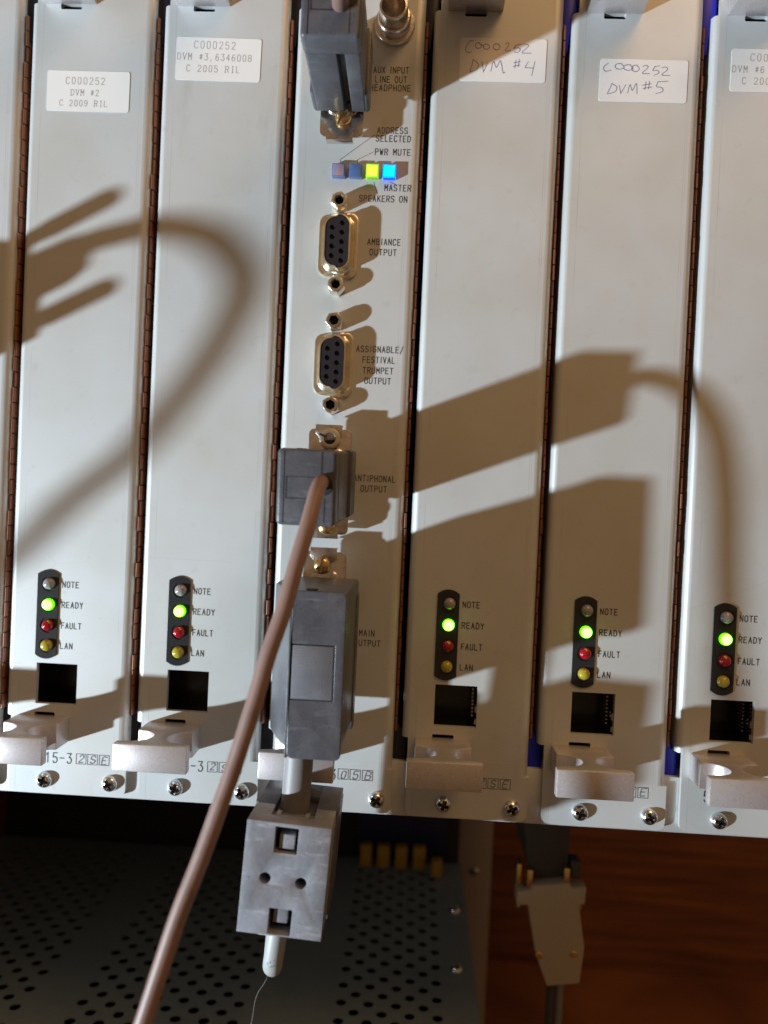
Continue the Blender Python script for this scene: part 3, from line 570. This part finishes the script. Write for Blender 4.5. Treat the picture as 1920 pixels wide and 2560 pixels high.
mp_ = thing('cable_plug', 'long dark grey plug in the main output with square name plate, grey cable below', 'cable plug', (-14.2, 0, -27.7))
flange(mp_, 15.5); slotted(mp_, -.6, 11.6, -7.0, M_brass, 8)
hz0, hz1 = -33.6, 8.2
hd = MB().prism([(-10.3, -8), (-10.6, -26), (-6.8, -35), (-4.2, -40), (-4.2, -41.6), (10.0, -41.6), (10.3, -24), (10.5, -8)], hz0 + 1.6, hz1 - .1, 'z').build('hood', M_hood, mp_, bev=.8, seg=3)
MB().prism([(-10.6, -8.5), (-10.6, -15), (10.9, -15), (10.9, -8.5)], hz0 - .6, hz1 - 3.8, 'z').build('hood_collar', M_hood, mp_, bev=.6)
MB().prism(rrect(-3.3, 10.2, hz0, hz1, 1.5, 4), -43, -40.0, 'y', [[(-2.95, -5.1), (7.75, -5.1), (7.75, -18.9), (-2.95, -18.9)]]).build('hood_face', M_hood, mp_, bev=.3, seg=3)
MB().box(-3.9, -3.05, -42.9, -38, hz0, hz1).build('hood_band', M_hood, mp_, bev=.3)
MB().box(-2.75, 7.5, -43.05, -41.5, -18.7, -5.35).build('name_plate', M_print3, mp_, bev=.1)
MB().box(-2.95, 7.75, -41.9, -41.65, -18.85, -5.15).build('seam', M_seam, mp_)
MB().lathe([(1.5, 0), (1.5, .4)], (1.2, -40.6, hz1 - .1), 14, axis='z').build('seam_pinhole', M_seam, mp_)
o = MB().tube([(-1.5, -32, -28), (-1.6, -31.6, -38), (-2.0, -31.2, -48), (-2.2, -31, -58)], 3.8, 24); o.build('grey_cable', M_gcab, mp_, ang=60)

ad = thing('cable_adapter', 'dusty grey block hanging on the grey cable, with two latch windows and two holes', 'cable adapter', (-16.3, -31, -90.7), (0, 3.2, 0))
wt = [(-3.3, 13.0), (2.5, 13.0), (2.5, 6.6), (-3.3, 6.6)]; wb = [(-2.9, -7.2), (2.8, -7.2), (2.8, -13.6), (-2.9, -13.6)]
MB().prism([(-10.5, -14), (10.5, -14), (10.5, 14), (-10.5, 14)], -14, -9.5, 'y', [wt, wb, circ(-4.7, 0, 1.42, 18), circ(4.2, -.3, 1.42, 18)]).build('front_face', M_hood2, ad, bev=.12)
# front shell behind the face, with a slotted top where the cable enters
def slot_poly(y0, y1): return [(-10.5, y0), (10.5, y0), (10.5, y1), (-10.5, y1)]
MB().prism(slot_poly(-9.4, -3.2), -13.9, 12.2, 'z').build('front_shell', M_hood2, ad, bev=.15)
tpz = MB().prism([(-10.4, -9.4), (-5.4, -9.4), (-5.4, -2.9), (-10.4, -2.9)], 12.2, 13.95, 'z').prism([(5.4, -9.4), (10.4, -9.4), (10.4, -2.9), (5.4, -2.9)], 12.2, 13.95, 'z')
tpz.prism([(-4.2, -9.4), (-3.0, -9.4), (-3.0, -6.5), (-4.2, -6.5)], 12.2, 14.1, 'z').prism([(3.0, -9.4), (4.2, -9.4), (4.2, -6.5), (3.0, -6.5)], 12.2, 14.1, 'z').prism([(-3.0, -9.4), (3, -9.4), (3, -8.0), (-3, -8.0)], 12.2, 13.6, 'z')
tpz.build('strain_relief', M_hood2, ad, bev=.12)
MB().prism([(-10.9, -2.7), (10.9, -2.7), (10.9, 13.8), (-10.9, 13.8)], -14.6, 12.2, 'z').prism([(-10.3, -2.7), (-5.2, -2.7), (-5.2, 13.6), (-10.3, 13.6)], 12.2, 13.9, 'z').prism([(5.2, -2.7), (10.7, -2.7), (10.7, 13.6), (5.2, 13.6)], 12.2, 13.9, 'z').prism([(-5.2, 5), (5.2, 5), (5.2, 13.6), (-5.2, 13.6)], 12.2, 13.9, 'z').build('rear_shell', M_hood, ad, bev=.2)
MB().box(-3.3, 2.5, -9.6, -9.2, 6.6, 13).box(-2.9, 2.8, -9.6, -9.2, -13.6, -7.2).box(-6.3, -3.2, -9.6, -9.2, -1.6, 1.6).box(2.6, 5.8, -9.6, -9.2, -1.9, 1.3).build('seam', M_seam, ad)
MB().prism([(-2.2, 7.2), (1.6, 7.2), (1.6, 10.9), (-2.2, 10.9)], -12.9, -9.3, 'y').build('latch_tab', M_hood2, ad, bev=.2)
MB().prism([(-1.9, -7.5), (1.6, -7.5), (1.6, -11.2), (-1.9, -11.2)], -12.9, -9.3, 'y').build('latch_tab', M_hood2, ad, bev=.2)
MB().box(-5.4, -1.8, -12.5, -11.6, -15.0, -13.9).build('cable_tie', mat('cream_nylon', (.62, .60, .45), .5), ad, bev=.15)
wc = MB().tube([(-1.4, -3, -10), (-1.5, -3.2, -16), (-1.9, -3.4, -24), (-2.2, -2.4, -28.0), (-2.7, 1.8, -30.8), (-4.2, 12, -31.4), (-8.4, 41, -31.4), (-12, 66, -31)], 2.6, 20, sub=8).build('white_cable', M_wcab, ad, ang=60)
pr = MB(); random.seed(3)
for k in range(34):     # worn blue printing running down the jacket: short dashes wrapped on its front
    z = -14.6 - k * .37; a = random.choice((-.55, -.2, .15)) + random.uniform(-.1, .1); l = random.uniform(.25, .8)
    for a0 in (a,):
        xc_ = -1.5 - max(0, -z - 16) * .045; x = xc_ + 2.62 * math.sin(a0); y = -3.25 - 2.62 * math.cos(a0) - .03; x2 = xc_ + 2.62 * math.sin(a0 + .13); y2 = -3.25 - 2.62 * math.cos(a0 + .13) - .03
        pr.add([(x, y, z), (x2, y2, z + random.uniform(-.15, .15)), (x2, y2, z - l * .6), (x, y, z - l * .6)], [(0, 1, 2, 3)])
pr.build('cable_print', M_print, wc)

# plug beyond the left edge: it and its looping cable throw the shadows on the left modules
op = thing('cable_plug', 'plug with two long thumb screws beyond the left edge, its shadow crossing two modules', 'cable plug', (-166, 0, 36))
MB().prism(rrect(-7, 7, -17, 17, 1.5), -8.0, -.5, 'y').build('metal_flange', M_tin, op, bev=.2)
MB().prism([(-6, -8), (-6, -38), (-4.5, -44.5), (0.5, -44.5), (4, -39), (4, -8)], -4.6, 4.6, 'z').prism([(-6, -8), (-6, -31), (6, -31), (6, -8)], -3, 14.6, 'z').prism([(-6, -8), (-6, -33), (6, -33), (6, -8)], -14.8, 0, 'z').build('hood', M_hood, op, bev=.5)
for z, y1 in ((12.6, -48), (-12.4, -48)):
    MB().lathe([(2.2, -6), (2.2, y1 + 12), (2.6, y1 + 11.5), (2.6, y1 + 1), (2.1, y1)], (1, 0, z), 16).build('thumb_screw', M_zinc, op)
MB().tube([(-2, -40, 0), (-6, -47, -.6)] + [(-9.9, -56.0, -5.2), (-19.8, -65.0, -12.0), (-32.6, -78.0, -23.6), (-40.5, -88.0, -35.4), (-48.4, -96.0, -49.2), (-58.0, -102.0, -60.8), (-69.9, -107.0, -73.2), (-84.4, -112.0, -87.7), (-99.3, -116.0, -101.7), (-116.2, -120.0, -117.0), (-134.1, -123.0, -129.3), (-151.6, -126.0, -145.0), (-163.4, -128.0, -153.2)], 2.8, 16).build('brown_cable', M_brown, op)

# ------------------------------------------------------------------ below the rack
ch = thing('equipment_case', 'dark perforated metal case lid under the rack, rows of round vent holes', 'equipment case')
ZP = -186.5; a = 5.2; lid = MB(); hr = 2.02; N = 14
X1 = 44.0; XL = -205.0; Y0, Y1 = -130.0, 172.0  # lid front extended out of view to block the work light
cols = [28.4 - a * i for i in range(8)] + [-45.7 - a * i for i in range(12)] + [-125.6 - a * i for i in range(13)]
yh0, rows = 49.9 - 4 * a, 26
def quad(x0, x1, y0, y1): lid.add([(x0, y0, ZP), (x1, y0, ZP), (x1, y1, ZP), (x0, y1, ZP)], [(0, 1, 2, 3)])
for i, cx in enumerate(cols):
    par = i if i < 8 else (i - 8 if i < 20 else i - 20)
    for j in range(rows):
        cy = yh0 + a * j
        if (par + j) % 2 == 0:
            sq = []
            for k in range(N):
                an = 2 * math.pi * (k + .5) / N; c_, s_ = math.cos(an), math.sin(an); q = a / 2 / max(abs(c_), abs(s_)); sq.append((cx + c_ * q, cy + s_ * q, ZP))
            # exact square corners
            sq2 = []
            for k in range(N):
                sq2.append(sq[k])
            ring = [(cx + hr * math.cos(2 * math.pi * (k + .5) / N), cy + hr * math.sin(2 * math.pi * (k + .5) / N)) for k in range(N)]
            vs = sq2 + [(x, y, ZP) for x, y in ring] + [(x, y, ZP - .5) for x, y in ring]
            fs = [(k, (k + 1) % N, N + (k + 1) % N, N + k) for k in range(N)] + [(N + k, N + (k + 1) % N, 2 * N + (k + 1) % N, 2 * N + k) for k in range(N)]
            cor = []
            for sx_, sy_ in ((1, 1), (-1, 1), (-1, -1), (1, -1)):
                c0 = (cx + sx_ * a / 2, cy + sy_ * a / 2, ZP); ca = math.atan2(sy_, sx_) % (2 * math.pi)
                ks = [k for k in range(N) if (2 * math.pi * (k + .5) / N) <= ca]; k0 = ks[-1] if ks else N - 1
                vs.append(c0); fs.append((k0, len(vs) - 1, (k0 + 1) % N))
            lid.add(vs, fs)
        else: quad(cx - a / 2, cx + a / 2, cy - a / 2, cy + a / 2)
ya, yb = yh0 - a / 2, yh0 + a * (rows - .5)
for x0, x1 in ((cols[0] + a / 2, X1), (cols[8] + a / 2, cols[7] - a / 2), (cols[20] + a / 2, cols[19] - a / 2), (XL, cols[-1] - a / 2)): quad(x0, x1, ya, yb)
quad(XL, X1, Y0, ya); quad(XL, X1, yb, Y1)
lid.build('perforated_lid', M_chassis, ch, flat=True)
MB().box(X1 - 1.2, X1, Y0, Y1, -330, ZP - .1).box(XL, XL + 1.2, Y0, Y1, -330, ZP - .1).box(XL, X1, Y0, Y0 + 1.2, -330, ZP - .1).box(XL, X1, Y1 - 1.2, Y1, -330, ZP - .1).build('case_side', M_chassis, ch)
MB().box(XL + 1.3, X1 - 1.3, Y0 + 1.3, Y1 - 1.3, -240, -239).build('circuit_board', mat('circuit_board_green', (.02, .03, .018), .6), ch)
add_screw(ch, 0, 0, 0, 0, 'lid_screw'); ls = [c for c in ch.children if c.name.startswith('lid_screw')][0]; ls.location = Vector((38.5, 125, ZP)) * S; ls.rotation_euler = (R(-90), 0, 0)
l2 = ls.copy(); COL.objects.link(l2); l2.parent = ch; l2.location = Vector((37, 80, ZP)) * S
bk = thing('equipment_case', 'black box added behind the perforated lid to fill the dark gap', 'equipment case')
MB().box(XL, X1 - 1, 176, 206, -330, -96).build('dark_filler_box', M_void, bk, bev=.5)  # near-black box added so the space behind the lid stays dark
MB().box(-12, 36, 173.2, 175.9, -182, -150).build('terminal_strip', mat('dark_blue_plastic', (.006, .01, .05), .5), bk, bev=.3)
for i, (x0, x1, y, zt, nm) in enumerate(((-8.9, -3.0, 165, -175.4, 'leftmost'), (0.0, 6.3, 165, -175.4, 'second from left'), (9.3, 15.5, 165, -175.2, 'middle'), (18.6, 24.9, 165, -175.0, 'fourth from left'), (28.0, 33.4, 158, -178.2, 'rightmost and lowest'))):
    yt = thing('yellow_plug', f'{nm} of five yellow plugs at the back of the perforated lid', 'plug', (x0, y, ZP), group='yellow plugs behind the perforated lid')
    MB().box(0, x1 - x0, -3, 3, .1, zt - ZP).build('plug_body', M_yel, yt, bev=.6)
po = thing('rack_post', 'grey brown vertical rack post with one screw, right of the perforated lid', 'rack post', (43, 200, -330))
MB().box(0, 20.5, 0, 14, 0, 236).build('post', M_post, po, bev=.6); add_screw(po, 10.9, 0, 127, 20, 'post_screw', sc=1.05)
pl = thing('rack_post', 'dim grey rack post beyond the left end of the perforated lid', 'rack post', (-208.5, 212, -330))
MB().box(0, 26, 0, 14, 0, 236).build('post', mat('brightened_post', (.75, .74, .74), .5), pl, bev=.6)  # base colour lightened to make up for missing light on this post
wl = MB().box(-700, 700, 330, 345, -800, -60).build('wall', M_wood, None); wl['kind'] = 'structure'
wl2 = MB().box(-700, -186, 262, 270, -800, -60).build('wood_board', M_wood, None); wl2['label'] = 'dark red brown cabinet board at the lower left behind the lid'; wl2['category'] = 'cabinet board'
wl3 = MB().box(-240, -232, -14, 261, -330, 300).build('wood_board', M_wood, None); wl3['label'] = 'red brown board added left of the perforated lid to block the work light'; wl3['category'] = 'cabinet board'  # board added to keep the work light off things behind the lid
fl = MB().box(-700, 700, -300, 329, -346, -331).build('floor', M_wood, None); fl['kind'] = 'structure'

hp = thing('cable_plug', 'out of focus beige plug hanging below the rack, two screws in its face', 'cable plug', (0, 60, 0))
MB().prism([(57.0, -142.6), (62.2, -142.0), (62.6, -140.0), (76.6, -138.2), (77.4, -140.0), (82.9, -139.2), (82.6, -146.0), (80.4, -146.2), (83.2, -162.4), (82.0, -176.2), (69.8, -178.1), (65.2, -166.4), (61.3, -147.6), (56.9, -147.9)], 0, 7, 'y').build('hood', M_beige, hp, bev=.5)
for x, z in ((66.2, -166.2), (79.2, -164.8)): MB().lathe([(1.5, 0), (1.4, -.5), (.9, -.7), (.7, -.3)], (x, 0, z), 14).build('hood_screw', M_brass, hp)
for x0, x1, z0, z1 in ((60.5, 62.9, -141.5, -134.6), (74.4, 76.8, -140, -133.0)):
    MB().box(x0, x1, 1, 5, z0, z1).build('brass_clip', M_brass, hp, bev=.6)
MB().lathe([(1.1, 0), (1.1, 6)], (58.0, 3, -149.5), 12, axis='z').build('thumb_screw', M_tin, hp); MB().lathe([(1.1, 0), (1.1, 6)], (81.2, 3, -149), 12, axis='z').build('thumb_screw', M_tin, hp)
MB().tube([(72.5, 6, -176), (72.3, 6, -200), (71.5, 8, -250), (71, 10, -330)], 1.7, 12).build('cable', M_dgrey, hp)
MB().tube([(76.0, 6, -176), (75.9, 7, -200), (75.4, 9, -250), (75, 12, -330)], 1.6, 12).build('cable', M_gcab, hp)
dk = thing('module_body', 'dark grey connector block that the beige plug is pushed into, just under the rack', 'connector block', (0, 60, 0))
MB().prism([(55.8, -94), (77.2, -94), (76.6, -138), (63.2, -139.4), (61.0, -134)], 5, 34, 'y').build('body', M_dgrey, dk, bev=.5)
MB().box(77.4, 81.2, 3, 10, -138, -131).build('mounting_ear', M_dgrey, dk, bev=.8); MB().box(56.6, 58.6, 2, 8, -141.5, -133).build('mounting_ear', M_brass, dk, bev=.6)

# cobweb threads
th = MB().tube([(-19.5, -34, -117.5), (-21.5, -36, -122), (-23.6, -36, -126), (-24.6, -36, -133), (-27, -36, -142)], .03, 5, sub=4).build('cobweb_thread', mat('cobweb', (.5, .48, .45), .6), None)
th['label'] = 'thin cobweb thread trailing from the bend of the white cable'; th['category'] = 'cobweb'
th2 = MB().tube([(36.5, -.6, -73.8), (40.5, -1.5, -72.9), (45, -3, -73.1), (51, -6, -74.2), (58, -12, -75.6), (63.5, -17, -76.2)], .04, 5, sub=4).build('cobweb_thread', th.data.materials[0], None)
th2['label'] = 'fine cobweb thread strung across to the handle of the DVM #5 module'; th2['category'] = 'cobweb'
